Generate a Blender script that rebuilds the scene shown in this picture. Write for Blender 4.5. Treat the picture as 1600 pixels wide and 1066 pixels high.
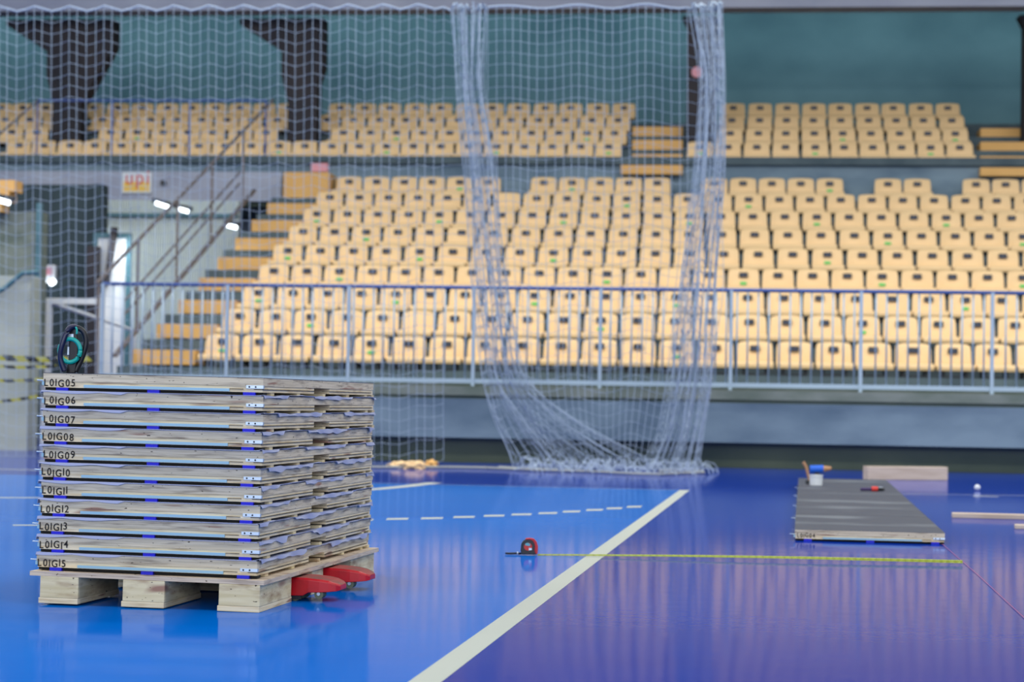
import bpy, bmesh, math, random
from mathutils import Vector, Matrix
random.seed(7)
for o in list(bpy.data.objects): bpy.data.objects.remove(o)
C = bpy.context.scene.collection
S = bpy.context.scene
# ------------------------------------------------------------------ camera
H = 0.68; F = 3111.0
YAW = math.radians(6.3); PITCH = math.atan(94/F); ROLL = math.radians(0.95)
rt = Vector((math.cos(YAW), math.sin(YAW), 0)); fw = Vector((-math.sin(YAW), math.cos(YAW), 0)); up = Vector((0,0,1))
FC = fw*math.cos(PITCH) + up*math.sin(PITCH); U0 = up*math.cos(PITCH) - fw*math.sin(PITCH)
XC = rt*math.cos(ROLL) + U0*math.sin(ROLL); YC = U0*math.cos(ROLL) - rt*math.sin(ROLL)
cam_d = bpy.data.cameras.new('camera'); cam = bpy.data.objects.new('camera', cam_d); C.objects.link(cam)
cam.matrix_world = Matrix(((XC.x,YC.x,-FC.x,0),(XC.y,YC.y,-FC.y,0),(XC.z,YC.z,-FC.z,H),(0,0,0,1)))
cam_d.sensor_width = 36; cam_d.lens = F*36/1600
cam_d.clip_end = 200
cam_d.dof.use_dof = True; cam_d.dof.focus_distance = 6.7; cam_d.dof.aperture_fstop = 4.0
S.camera = cam
# ------------------------------------------------------------------ world, lights, exposure
W = bpy.data.worlds.new('world'); S.world = W; W.use_nodes = True
bg = W.node_tree.nodes['Background']; bg.inputs[0].default_value = (0.72,0.86,1.0,1); bg.inputs[1].default_value = 0.42
def area(name, loc, size, size_y, energy, color, rot=(0,0,0)):
    l = bpy.data.lights.new(name, 'AREA'); l.shape = 'RECTANGLE'; l.size = size; l.size_y = size_y
    l.energy = energy; l.color = color
    o = bpy.data.objects.new(name, l); C.objects.link(o); o.location = loc; o.rotation_euler = rot; return o
# the hall's rows of high-bay lamps above the court
for lx in (-14, -5, 4, 13):
    for ly, e in ((3, 260), (12, 330), (20, 420)):
        area('hall_lamp', (lx, ly, 10.5), 3.0, 1.0, e, (1.0,0.97,0.92), (math.radians(14),0,0))
# added fill light far behind the camera, brightening the fronts of stack and seats
area('front_fill', (2,-16,5.0), 34, 6.5, 2600, (0.93,0.96,1.0), (math.radians(83),0,0))
# cool fill lights added out of sight behind the beam to brighten the back wall
for lx in (-16,-8,0,8,16): area('wall_wash_fill', (lx, 37.9, 8.75), 7.9, 0.25, 44, (0.76,0.96,0.98), (math.radians(62),0,0)).data.spread = math.radians(130)
S.view_settings.view_transform = 'Standard'; S.view_settings.look = 'None'
S.view_settings.exposure = 0.22; S.view_settings.gamma = 1.0; S.view_settings.use_curve_mapping = False

def ray(px, py): return XC*((px-800)/F) + YC*((533-py)/F) + FC
def flr(px, py, z=0.0):
    r = ray(px,py); t = (z-H)/r.z; return Vector((r.x*t, r.y*t, z))
def at(px, py, Y):
    r = ray(px,py); t = Y/r.y; return Vector((r.x*t, Y, H + r.z*t))
def srgb(r,g,b):
    f = lambda c: (c/255/12.92) if c/255 <= 0.04045 else ((c/255+0.055)/1.055)**2.4
    return (f(r),f(g),f(b),1)
# ------------------------------------------------------------------ materials
def mat(name, col, rough=0.6, metal=0.0, spec=0.5, noise=None, bump=0.0, emis=None, estr=1.0):
    """noise = (colour2, (sx,sy,sz), amount, contrast_lo, contrast_hi)"""
    m = bpy.data.materials.new(name); m.use_nodes = True; nt = m.node_tree; b = nt.nodes['Principled BSDF']
    b.inputs['Base Color'].default_value = col; b.inputs['Roughness'].default_value = rough
    b.inputs['Metallic'].default_value = metal; b.inputs['Specular IOR Level'].default_value = spec
    if emis: b.inputs['Emission Color'].default_value = emis; b.inputs['Emission Strength'].default_value = estr
    if noise:
        c2, sc, amt, lo, hi = noise
        tc = nt.nodes.new('ShaderNodeTexCoord'); mp = nt.nodes.new('ShaderNodeMapping'); mp.inputs['Scale'].default_value = sc
        oi = nt.nodes.new('ShaderNodeObjectInfo'); ml = nt.nodes.new('ShaderNodeMath'); ml.operation='MULTIPLY'; ml.inputs[1].default_value = 37.0
        nt.links.new(oi.outputs['Random'], ml.inputs[0]); nt.links.new(ml.outputs[0], mp.inputs['Location'])
        nz = nt.nodes.new('ShaderNodeTexNoise'); nz.inputs['Scale'].default_value = 1.0; nz.inputs['Detail'].default_value = 5
        nt.links.new(tc.outputs['Object'], mp.inputs['Vector']); nt.links.new(mp.outputs[0], nz.inputs['Vector'])
        rp = nt.nodes.new('ShaderNodeMapRange'); rp.inputs[1].default_value = lo; rp.inputs[2].default_value = hi
        rp.inputs[4].default_value = amt
        nt.links.new(nz.outputs[0], rp.inputs[0])
        mx = nt.nodes.new('ShaderNodeMix'); mx.data_type='RGBA'
        mx.inputs[6].default_value = col; mx.inputs[7].default_value = c2
        nt.links.new(rp.outputs[0], mx.inputs[0]); nt.links.new(mx.outputs[2], b.inputs['Base Color'])
        if bump:
            bp = nt.nodes.new('ShaderNodeBump'); bp.inputs['Strength'].default_value = bump; bp.inputs['Distance'].default_value = 0.02
            nt.links.new(nz.outputs[0], bp.inputs['Height']); nt.links.new(bp.outputs[0], b.inputs['Normal'])
    return m
def floor_mat(name, c1, c2, rough=0.085):
    m = mat(name, c1, rough, 0, 0.5, (c2,(0.7,0.7,1),1.0,0.35,0.7))
    nt = m.node_tree; b = nt.nodes['Principled BSDF']
    tc = nt.nodes['Texture Coordinate']; nz = nt.nodes.new('ShaderNodeTexNoise'); nz.inputs['Scale'].default_value = 9; nz.inputs['Detail'].default_value = 3
    nt.links.new(tc.outputs['Object'], nz.inputs['Vector'])
    b.inputs['IOR'].default_value = 1.045; b.inputs['Specular Tint'].default_value = (0.62,0.84,1,1)
    bp = nt.nodes.new('ShaderNodeBump'); bp.inputs['Strength'].default_value = 0.04; bp.inputs['Distance'].default_value = 0.01
    nt.links.new(nz.outputs[0], bp.inputs['Height']); nt.links.new(bp.outputs[0], b.inputs['Normal'])
    return m
M = {}
M['azure'] = floor_mat('azure_floor', srgb(0,98,194), srgb(0,106,204))
M['navy'] = floor_mat('navy_floor', srgb(0,44,144), srgb(4,50,152))
M['line'] = mat('line_paint', srgb(190,196,186), 0.35)
M['concrete'] = mat('concrete', srgb(124,144,158), 0.85, 0, 0.2, (srgb(92,112,130),(1.1,1.1,2.5),1.0,0.35,0.7))
M['concrete_warm'] = mat('kerb_concrete', srgb(126,134,128), 0.85, 0, 0.2, (srgb(96,108,98),(2,2,4),1.0,0.35,0.7))
M['step'] = mat('step_concrete', srgb(92,106,112), 0.9, 0, 0.2, (srgb(70,84,92),(2,2,2),1.0,0.35,0.7))
M['teal'] = mat('teal_wall', srgb(86,118,128), 0.75, 0, 0.3, (srgb(64,96,108),(0.5,0.5,0.7),1.0,0.35,0.7))
M['beamc'] = mat('beam_paint', srgb(168,172,186), 0.8, 0, 0.2, (srgb(150,154,172),(1,1,2),1.0,0.35,0.7))
M['dark'] = mat('dark_column', srgb(62,58,60), 0.8, 0, 0.2, (srgb(48,48,54),(2,2,1),1.0,0.35,0.7))
M['recess'] = mat('recess_green', srgb(112,124,108), 0.9, 0, 0.2, (srgb(90,104,96),(1,1,2),1.0,0.35,0.7))
M['seat'] = mat('seat_plastic', srgb(234,200,150), 0.45, 0, 0.35, (srgb(229,194,143),(3,3,3),1.0,0.3,0.7))
M['plate'] = mat('plate_black', srgb(28,34,52), 0.5)
M['digit'] = mat('digit_grey', srgb(80,90,110), 0.5)
M['green'] = mat('green_sticker', srgb(60,190,90), 0.5)
M['bracket'] = mat('dark_bracket', srgb(40,44,50), 0.6)
M['tread'] = mat('ochre_tread', srgb(222,174,106), 0.6, 0, 0.3, (srgb(212,164,96),(2,2,2),1.0,0.35,0.7))
M['galv'] = mat('galvanised', srgb(158,178,196), 0.45, 0.2, 0.5)
M['railblue'] = mat('rail_blue', srgb(72,96,158), 0.5, 0.1, 0.5)
M['railbrown'] = mat('rail_brown', srgb(112,104,104), 0.5, 0.2)
M['net'] = mat('net_cord', srgb(166,182,200), 0.8)
M['rope'] = mat('rope', srgb(150,154,152), 0.8)
M['white'] = mat('white_paint', srgb(214,218,222), 0.5)
M['corr'] = mat('white_cladding', srgb(196,206,204), 0.6)
M['steel'] = mat('zinc_steel', srgb(200,214,226), 0.35, 0.5)
M['alu'] = mat('pale_blue_strip', srgb(148,186,204), 0.4, 0.15)
M['black'] = mat('black_plastic', srgb(14,16,24), 0.4)
M['blackmat'] = mat('black_groove', srgb(20,20,20), 0.9)
M['bluepad'] = mat('blue_pad', srgb(16,20,196), 0.6)
M['red'] = mat('red_enamel', srgb(200,14,30), 0.35, 0, 0.5, (srgb(150,10,24),(12,12,12),0.8,0.45,0.75))
M['redtop'] = mat('worn_red_top', srgb(176,70,62), 0.6, 0, 0.4, (srgb(120,90,80),(18,18,18),1.0,0.4,0.7))
M['rubber'] = mat('roller', srgb(112,118,92), 0.6)
M['film'] = mat('lilac_film', srgb(158,164,196), 0.5, 0, 0.4)
M['ink'] = mat('stencil_ink', srgb(24,18,16), 0.8)
M['teal_plastic'] = mat('teal_plastic', srgb(0,160,150), 0.4)
M['navyplastic'] = mat('navy_plastic', srgb(16,22,60), 0.35)
M['greytop'] = mat('grey_sheet', srgb(66,70,82), 0.55, 0, 0.35, (srgb(104,110,118),(1.2,3.0,1),1.0,0.55,0.68))
M['yellow'] = mat('tape_yellow', srgb(150,162,44), 0.5)
M['pink'] = mat('pink_string', srgb(190,90,130), 0.7)
M['lamp'] = mat('tube_glow', (1,1,1,1), 0.5, emis=(0.85,0.95,1,1), estr=4.0)
M['signyellow'] = mat('sign_yellow', srgb(232,190,80), 0.5)
M['signred'] = mat('sign_red', srgb(206,52,44), 0.5)
M['cardpink'] = mat('card_pink', srgb(216,150,160), 0.6)
M['blueplastic'] = mat('blue_plastic', srgb(20,96,210), 0.45)
M['brown'] = mat('wooden_handle', srgb(176,132,96), 0.6)
M['handrail_teal'] = mat('teal_handrail', srgb(70,110,122), 0.5)
def wood(name, base, dark, light, zs=90, spots=True):
    m = bpy.data.materials.new(name); m.use_nodes = True; nt = m.node_tree; b = nt.nodes['Principled BSDF']
    b.inputs['Roughness'].default_value = 0.7; b.inputs['Specular IOR Level'].default_value = 0.25
    tc = nt.nodes.new('ShaderNodeTexCoord'); oi = nt.nodes.new('ShaderNodeObjectInfo')
    ml = nt.nodes.new('ShaderNodeMath'); ml.operation='MULTIPLY'; ml.inputs[1].default_value = 53.0; nt.links.new(oi.outputs['Random'], ml.inputs[0])
    def nz(sc, det, lo, hi):
        mp = nt.nodes.new('ShaderNodeMapping'); mp.inputs['Scale'].default_value = sc; nt.links.new(ml.outputs[0], mp.inputs['Location'])
        n = nt.nodes.new('ShaderNodeTexNoise'); n.inputs['Scale'].default_value = 1; n.inputs['Detail'].default_value = det
        nt.links.new(tc.outputs['Object'], mp.inputs['Vector']); nt.links.new(mp.outputs[0], n.inputs['Vector'])
        r = nt.nodes.new('ShaderNodeMapRange'); r.inputs[1].default_value = lo; r.inputs[2].default_value = hi; nt.links.new(n.outputs[0], r.inputs[0]); return r.outputs[0]
    def mix(a, bb, f):
        mx = nt.nodes.new('ShaderNodeMix'); mx.data_type='RGBA'
        for s, v in ((6,a),(7,bb)):
            if isinstance(v, tuple): mx.inputs[s].default_value = v
            else: nt.links.new(v, mx.inputs[s])
        nt.links.new(f, mx.inputs[0]); return mx.outputs[2]
    c = mix(base, light, nz((5,5,zs*2.4),2,0.38,0.62))
    c = mix(c, dark, nz((9,9,zs),3,0.50,0.78))
    c = mix(c, srgb(158,122,104), nz((5,5,zs*0.6),1,0.66,0.76))
    if spots: c = mix(c, srgb(52,40,34), nz((60,60,150),1,0.725,0.76))
    nt.links.new(c, b.inputs['Base Color']); return m
M['ply'] = wood('plywood_grey', srgb(198,184,158), srgb(128,114,100), srgb(218,204,178))
M['ply2'] = wood('plywood_light', srgb(222,202,164), srgb(190,166,130), srgb(234,220,190), spots=False)
M['pine'] = wood('pine', srgb(206,190,150), srgb(150,120,90), srgb(222,208,172), 30)
M['plydeck'] = wood('deck_ply', srgb(190,172,156), srgb(126,108,98), srgb(214,196,172), 160)
M['plank'] = mat('pale_plank', srgb(206,188,170), 0.7, 0, 0.2, (srgb(190,170,150),(3,20,20),1.0,0.4,0.7))
# hazard tape: diagonal stripes in object space
def stripe_mat():
    m = bpy.data.materials.new('hazard_tape'); m.use_nodes = True; nt = m.node_tree; b = nt.nodes['Principled BSDF']
    tc = nt.nodes.new('ShaderNodeTexCoord'); w = nt.nodes.new('ShaderNodeTexWave'); w.bands_direction='DIAGONAL'; w.inputs['Scale'].default_value = 2.6
    r = nt.nodes.new('ShaderNodeValToRGB'); r.color_ramp.interpolation = 'CONSTANT'
    r.color_ramp.elements[0].color = srgb(22,26,28); r.color_ramp.elements[1].position = 0.5; r.color_ramp.elements[1].color = srgb(170,166,56)
    nt.links.new(tc.outputs['Object'], w.inputs['Vector']); nt.links.new(w.outputs[0], r.inputs[0]); nt.links.new(r.outputs[0], b.inputs['Base Color']); return m
M['hazard'] = stripe_mat()
# ------------------------------------------------------------------ mesh helpers
class MB:
    def __init__(s): s.v = []; s.f = []; s.mi = []; s.cur = 0
    def quad(s, *p):
        n = len(s.v); s.v += [tuple(q) for q in p]; s.f.append(tuple(range(n,n+len(p)))); s.mi.append(s.cur); return s
    def hexa(s, p):           # 8 points: bottom 4 ccw, top 4 ccw
        n = len(s.v); s.v += [tuple(q) for q in p]
        for f in ((3,2,1,0),(4,5,6,7),(0,1,5,4),(1,2,6,5),(2,3,7,6),(3,0,4,7)): s.f.append(tuple(n+i for i in f)); s.mi.append(s.cur)
        return s
    def box(s, x0,x1,y0,y1,z0,z1):
        return s.hexa([(x0,y0,z0),(x1,y0,z0),(x1,y1,z0),(x0,y1,z0),(x0,y0,z1),(x1,y0,z1),(x1,y1,z1),(x0,y1,z1)])
    def tube(s, pts, r, n=8, cap=True, r2=None):
        pts = [Vector(p) for p in pts]; base = len(s.v); m = len(pts)
        for i,p in enumerate(pts):
            d = (pts[min(i+1,m-1)]-pts[max(i-1,0)]); d = d.normalized() if d.length > 1e-9 else Vector((0,0,1))
            a = d.cross(Vector((0,0,1)) if abs(d.z) < 0.9 else Vector((1,0,0))).normalized(); b = d.cross(a)
            rr = r if r2 is None else r + (r2-r)*i/(m-1)
            for k in range(n):
                t = 2*math.pi*k/n; s.v.append(tuple(p + a*(rr*math.cos(t)) + b*(rr*math.sin(t))))
        for i in range(m-1):
            for k in range(n):
                k2 = (k+1)%n; s.f.append((base+i*n+k, base+i*n+k2, base+(i+1)*n+k2, base+(i+1)*n+k)); s.mi.append(s.cur)
        if cap:
            s.f.append(tuple(base+k for k in reversed(range(n)))); s.f.append(tuple(base+(m-1)*n+k for k in range(n))); s.mi += [s.cur]*2
        return s
    def prism(s, poly, y0, y1, axis='y'):   # poly of (x,z) extruded along y; axis 'z': poly (x,y) along z; axis 'x': poly (y,z) along x
        def P(a,b,c): return (a,c,b) if axis=='y' else ((a,b,c) if axis=='z' else (c,a,b))
        n = len(poly); base = len(s.v)
        s.v += [P(a,b,y0) for a,b in poly] + [P(a,b,y1) for a,b in poly]
        for i in range(n):
            j = (i+1)%n; s.f.append((base+i,base+j,base+n+j,base+n+i)); s.mi.append(s.cur)
        s.f.append(tuple(base+i for i in reversed(range(n)))); s.f.append(tuple(base+n+i for i in range(n))); s.mi += [s.cur]*2
        return s
    def build(s, name, mats, parent=None, bevel=0, smooth=False):
        me = bpy.data.meshes.new(name); me.from_pydata(s.v, [], s.f)
        bm = bmesh.new(); bm.from_mesh(me); bmesh.ops.recalc_face_normals(bm, faces=bm.faces); 
        if smooth:
            for f in bm.faces: f.smooth = True
        bm.to_mesh(me); bm.free()
        if not isinstance(mats, (list,tuple)): mats = [mats]
        for m in mats: me.materials.append(m)
        if len(mats) > 1:
            for p, i in zip(me.polygons, s.mi): p.material_index = i
        o = bpy.data.objects.new(name, me); C.objects.link(o)
        if parent: o.parent = parent
        if bevel:
            b = o.modifiers.new('bevel','BEVEL'); b.width = bevel; b.segments = 2; b.limit_method='ANGLE'
        return o
def tag(o, label=None, cat=None, group=None, kind=None):
    if label: o['label'] = label
    if cat: o['category'] = cat
    if group: o['group'] = group
    if kind: o['kind'] = kind
    return o
def thing(name, label, cat, loc=(0,0,0), rz=0, group=None):
    o = bpy.data.objects.new(name, None); o.empty_display_size = 0.1; C.objects.link(o); o.location = loc; o.rotation_euler = (0,0,rz)
    return tag(o, label, cat, group)
def struct(o): o['kind'] = 'structure'; return o
KIDS = {}
def children_of(r): return [c for c in bpy.data.objects if c.parent == r]
def dup(root):
    if root not in KIDS: KIDS[root] = [(c, children_of(c)) for c in children_of(root)]
    r = root.copy(); C.objects.link(r)
    for c, gs in KIDS[root]:
        d = c.copy(); C.objects.link(d); d.parent = r
        for g in gs:
            e = g.copy(); C.objects.link(e); e.parent = d
    return r
ORD = ['zeroth','first','second','third','fourth','fifth','sixth','seventh','eighth','ninth','tenth','eleventh','twelfth','thirteenth','fourteenth',
       'fifteenth','sixteenth','seventeenth','eighteenth','nineteenth','twentieth','twenty-first','twenty-second','twenty-third','twenty-fourth']
# ------------------------------------------------------------------ floor with its painted zones and lines (one object)
cc = flr(1070,766); c0 = flr(664,1066); ldir = (cc-c0).normalized(); side = Vector((ldir.y,-ldir.x,0))   # side = to the right
def on(a, b): return cc + ldir*a + side*b
fm = MB()
fm.cur = 0; fm.quad(on(-30,-40), on(-30,0), on(0,0), on(0,-40))
fm.cur = 1; fm.quad(on(-30,0), on(-30,40), on(0,40), on(0,0)); fm.quad(on(0,-40), on(0,40), on(26,40), on(26,-40))
fm.cur = 2
def strip(p, q, w, z=0.0006):
    p = Vector((p[0],p[1],z)); q = Vector((q[0],q[1],z)); d = (q-p).normalized(); n = Vector((-d.y,d.x,0))*(w/2)
    fm.quad(p-n, q-n, q+n, p+n)
strip(on(-22,0), on(0,0), 0.078)
strip(on(-0.03,-4.2), on(-0.03,0.03), 0.02)
for px, py, w in ((621,811,34),(675,810,34),(725,808,33),(772,806,32),(815,804,31),(856,802,29),(893,799.5,27),(929,797,26),(960,794.5,24),(991,792,23),(566,812.5,34)):
    fm.quad(flr(px-w/2-1,py+1.5,0.0006), flr(px+w/2-1,py+1.1,0.0006), flr(px+w/2+1,py-1.5,0.0006), flr(px-w/2+1,py-1.1,0.0006))
arc = [(480,770),(520,768.5),(560,766.5),(600,763.5),(640,759.5),(680,754.5)]
for a, b in zip(arc, arc[1:]): strip(flr(*a), flr(*b), 0.13)
strip(flr(-40,778), flr(62,778), 0.10); strip(flr(20,821), flr(64,821), 0.08); strip(flr(-30,733), flr(70,735), 0.10)
strip(flr(1520,775.5), flr(1560,776.5), 0.08); strip(flr(1400,772), flr(1700,776), 0.03)
flo = struct(fm.build('floor', [M['azure'],M['navy'],M['line']]))
# ------------------------------------------------------------------ stand structure
Y0 = 21.4; XL = -7.85; XR = 22.0
b = MB(); b.box(XL+0.9,XR, Y0,Y0+0.35, 0.275,0.70); struct(b.build('wall_ledge', M['concrete']))
b = MB(); b.box(XL+0.9,XR, Y0+0.03,Y0+3.4, 0.70,0.735); struct(b.build('trim_1', M['recess']))
b = MB(); b.box(XL+0.9,XR, Y0-0.02,Y0+0.3, 0.735,0.835); b.box(XL+0.9,XR, Y0+0.3,Y0+3.55, 0.735,0.86); struct(b.build('trim_2', M['concrete_warm']))
b = MB(); b.box(XL+0.9,XR, 21.75,22.0, 0.0,0.70); struct(b.build('wall_recess', M['recess']))
NR = 9; RY = lambda k: 25.5+1.05*k; RZ = lambda k: 1.404+0.38*k      # label plane and label height of row k
b = MB()
for k in range(NR):
    y0 = RY(k)-0.62; b.box(XL,XR, y0, y0+1.05 if k < NR-1 else 34.5, 0.735 if k == 0 else RZ(k-1)-0.45, RZ(k)-0.355)
struct(b.build('floor_lower_terrace', M['step']))
UY = lambda k: 34.95+1.05*k; UZ = lambda k: 5.20+0.385*k
b = MB(); b.box(-22,XR, 34.35,34.6, 4.12,4.80); b.box(XL,XR, 34.36,34.6, 3.0,4.12); struct(b.build('wall_parapet', M['concrete']))
b = MB(); b.box(-22,-7.9, 34.22,34.34, 4.12,4.64); struct(b.build('trim_9', M['beamc']))
b = MB(); b.box(-22,XR, 34.25,34.62, 4.80,4.93); struct(b.build('trim_3', M['step']))
b = MB()
for k in range(4):
    y0 = UY(k)-0.35; b.box(-22,XR, y0, y0+1.05 if k < 3 else 39.6, 4.5+0.385*k, UZ(k)-0.355)
struct(b.build('floor_upper_terrace', M['step']))
b = MB(); b.box(-24,XR+2, 39.6,39.9, 0,9.5); struct(b.build('wall_back', M['teal']))
zt = at(900,13,35.3).z
b = MB(); b.box(-24,XR+2, 35.3,35.8, zt,zt+1.6); struct(b.build('trim_4', M['beamc']))
b = MB(); b.box(-24,XR+2, 35.3,39.6, zt+1.2,zt+1.6); struct(b.build('ceiling', M['teal']))
b = MB(); b.box(-24,XR+2, 34.0,35.3, zt+1.6,zt+2.0); struct(b.build('shade_slab', M['beamc']))  # unseen slab added above the beam to keep lamp light off the upper seats
# dark columns with haunches under the beam
for n,(px, left, right, yb) in enumerate(((111,1,1,218),(477,1,1,218),(1097,0,0,218),(1622,0,0,218))):
    x = at(px,120,36.3).x; w = 0.27; yy = 36.3; m = MB(); zb = UZ(1)-0.36
    m.box(x-w,x+w, yy-0.22,yy+0.22, zb, zt)
    prof = [(x-w,zt-1.5),(x-w-0.12,zt-1.0),(x-w-0.12,zt-0.55),(x-w-0.75,zt-0.0),(x+w,zt)]
    m.prism([(x-w,zt-1.6),(x-w-0.14,zt-1.05),(x-w-0.14,zt-0.6),(x-w-0.95,zt-0.1),(x-w-0.95,zt),(x-w,zt)] if left else [(x-w,zt-0.2),(x-w-0.1,zt),(x-w,zt)], yy-0.2,yy+0.2)
    m.prism([(x+w,zt-1.6),(x+w,zt),(x+w+0.6,zt),(x+w+0.6,zt-0.5)] if n == 0 else [(x+w,zt-1.2),(x+w+0.1,zt-0.9),(x+w+0.1,zt),(x+w,zt)], yy-0.2,yy+0.2)
    o = struct(m.build('trim_%d'%(5+n), M['dark']))
# ------------------------------------------------------------------ seats
def seat_proto(sticker, plate=True):
    r = thing('stadium_seat','x','seat')
    # origin at bracket foot; label plane about y=0
    m = MB()
    # backrest: curved slab, rounded top corners, slightly wider at the bottom
    NX, NZ = 11, 8; w0, w1 = 0.230, 0.218
    grid = []
    for side_ in (0,1):
        g = []
        for j in range(NZ+1):
            t = j/NZ; z = 0.11 + 0.34*t; row = []
            for i in range(NX+1):
                s_ = -1+2*i/NX; hw = w0+(w1-w0)*t
                if t > 0.75: hw *= 1-0.06*((t-0.75)/0.25)**2.2
                x = s_*hw; curve = 0.045*abs(s_)**2.5
                zz = z - (0.022*abs(s_)**3 if t == 1 else 0.012*abs(s_)**3*t)
                y = 0.02 + 0.07*t*t - curve + (0.022 if side_ else 0)
                row.append((x,y,zz))
            g.append(row)
        grid.append(g)
    base = len(m.v)
    for g in grid:
        for row in g: m.v += row
    idx = lambda s_,j,i: base + s_*(NX+1)*(NZ+1) + j*(NX+1) + i
    def q(*a): m.f.append(a); m.mi.append(0)
    for j in range(NZ):
        for i in range(NX):
            q(idx(0,j,i),idx(0,j,i+1),idx(0,j+1,i+1),idx(0,j+1,i)); q(idx(1,j,i+1),idx(1,j,i),idx(1,j+1,i),idx(1,j+1,i+1))
        q(idx(0,j,0),idx(0,j+1,0),idx(1,j+1,0),idx(1,j,0)); q(idx(0,j,NX),idx(1,j,NX),idx(1,j+1,NX),idx(0,j+1,NX))
    for i in range(NX):
        q(idx(0,0,i),idx(1,0,i),idx(1,0,i+1),idx(0,0,i+1)); q(idx(0,NZ,i),idx(0,NZ,i+1),idx(1,NZ,i+1),idx(1,NZ,i))
    m.build('backrest', M['seat'], r, smooth=True)
    # pan with rolled front edge
    m = MB(); prof = [(0.03,0.12),(0.03,0.17),(-0.10,0.155),(-0.24,0.165),(-0.30,0.180),(-0.335,0.165),(-0.345,0.135),(-0.335,0.095),(-0.325,0.095),(-0.32,0.14),(-0.10,0.125)]
    m.prism(prof, -0.230,0.230,'x'); m.build('seat_pan', M['seat'], r, bevel=0.008)
    m = MB(); m.prism([(-0.16,0.0),(0.16,0.0),(0.16,0.125),(0.12,0.125),(0.12,0.03),(-0.12,0.03),(-0.12,0.125),(-0.16,0.125)],-0.26,0.03); m.build('bracket', M['bracket'], r)
    if plate:
        m = MB(); m.cur = 0; m.box(-0.060,0.060, 0.016,0.036, 0.320,0.390); m.cur = 1; m.box(-0.028,-0.010,0.014,0.02,0.343,0.367); m.box(0.010,0.028,0.014,0.02,0.343,0.367)
        m.build('number_plate', [M['plate'],M['digit']], r)
    if sticker:
        m = MB(); m.box(-0.045,0.045, 0.008,0.03, 0.215,0.252); m.build('green_sticker', M['green'], r)
    return r
P = {(s_,p): seat_proto(s_,p) for s_ in (False,True) for p in (False,True)}
used = set(); seat_count = 0
def put_seat(x, y, z, label, group, sticker=False, plate=True):
    global seat_count
    key = (sticker, plate)
    if key in used: o = dup(P[key])
    else: o = P[key]; used.add(key); KIDS[o] = [(c, []) for c in children_of(o)]
    o.location = (x,y,z); o['label'] = label; o['group'] = group; seat_count += 1
names_lower = ['front','second','third','fourth','fifth','sixth','seventh','eighth','top']
# (first px, last px, count, label y at px 900, missing indexes, sticker indexes, no-plate indexes)
lower = [
 (347,1615,22,541,(),(0,4,12),()),
 (374,1587,22,500.5,(),(2,10,17),(5,)),
 (404,1624,23,463.5,(),(0,4,8,12,20),()),
 (427.5,1599,23,428.5,(),(2,10,14,18,22),(12,)),
 (449,1623,23,395.5,(),(0,4,8,16),()),
 (473,1599,23,366,(),(2,18,22),()),
 (495,1581,23,336,(),(0,4,8,12,16,20),()),
 (515,1607,24,310,(),(10,14),(6,)),
 (545,1618,25,286,(6,12,18,21),(4,8,17),()),
]
for k,(a,bx,n,ly,miss,st,nop) in enumerate(lower):
    xa = at(a, ly-4, RY(k)).x; xb = at(bx, ly+4, RY(k)).x
    cnt = 0
    for i in range(n):
        if i in miss: continue
        cnt += 1
        x = xa + (xb-xa)*i/(n-1)
        extra = ' with green sticker' if i in st else (' without number plate' if i in nop else '')
        put_seat(x, RY(k), RZ(k)-0.355, 'tan seat%s, %s from left in %s row of lower stand' % (extra, ORD[cnt], names_lower[k]),
                 'tan seats of the lower stand', i in st, i not in nop)
upper = [
 (225, [29,68,109,147.5,189,229.5,270,310,351,392,435.5,476,518,561,604,646,689,732,776,819.5,863,907,951],
       [1094,1137.5,1182.5,1227.5,1274,1319,1364,1409,1454.5,1500], (10,14,18,22), (0,4,8)),
 (204, [17.5,57,172.5,214,254.5,293,332,375,415,536,579,619.5,661,702.5,745,789,830,873,917,960],
       [1141,1185,1228,1272.5,1317,1361,1406,1450,1493], (3,11,18), (4,8)),
 (184, [7.5,46,85,160,197.5,235,276,314.5,354,392,432.5,511,552,593,634,675,716,757,799,841,883,925.5,966],
       [1144,1187,1229,1271,1314,1357.5,1400.5,1443,1487.5], (), ()),
 (164, [1,35,71,146,184,222,261,299,337,375,413,451,531,570,609,650,689,730,769,810.5,852,892,934,974.5],
       [1146,1188,1230,1272,1313,1355,1396,1439,1481], (), ()),
]
names_upper = ['front','second','third','back']
for k,(ly,L,R_,sl,sr) in enumerate(upper):
    for blk, xs, st in (('left',L,sl),('right',R_,sr)):
        for i,px in enumerate(xs):
            x = at(px, ly, UY(k)).x
            put_seat(x, UY(k), UZ(k)-0.355, 'tan seat%s, %s from left, %s row, %s block of upper stand' % (' with green sticker' if i in st else '', ORD[i+1], names_upper[k], blk),
                     'tan seats of the upper stand', i in st)
for key, o in P.items():
    if key not in used:
        for c in children_of(o): bpy.data.objects.remove(c)
        bpy.data.objects.remove(o)
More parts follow.
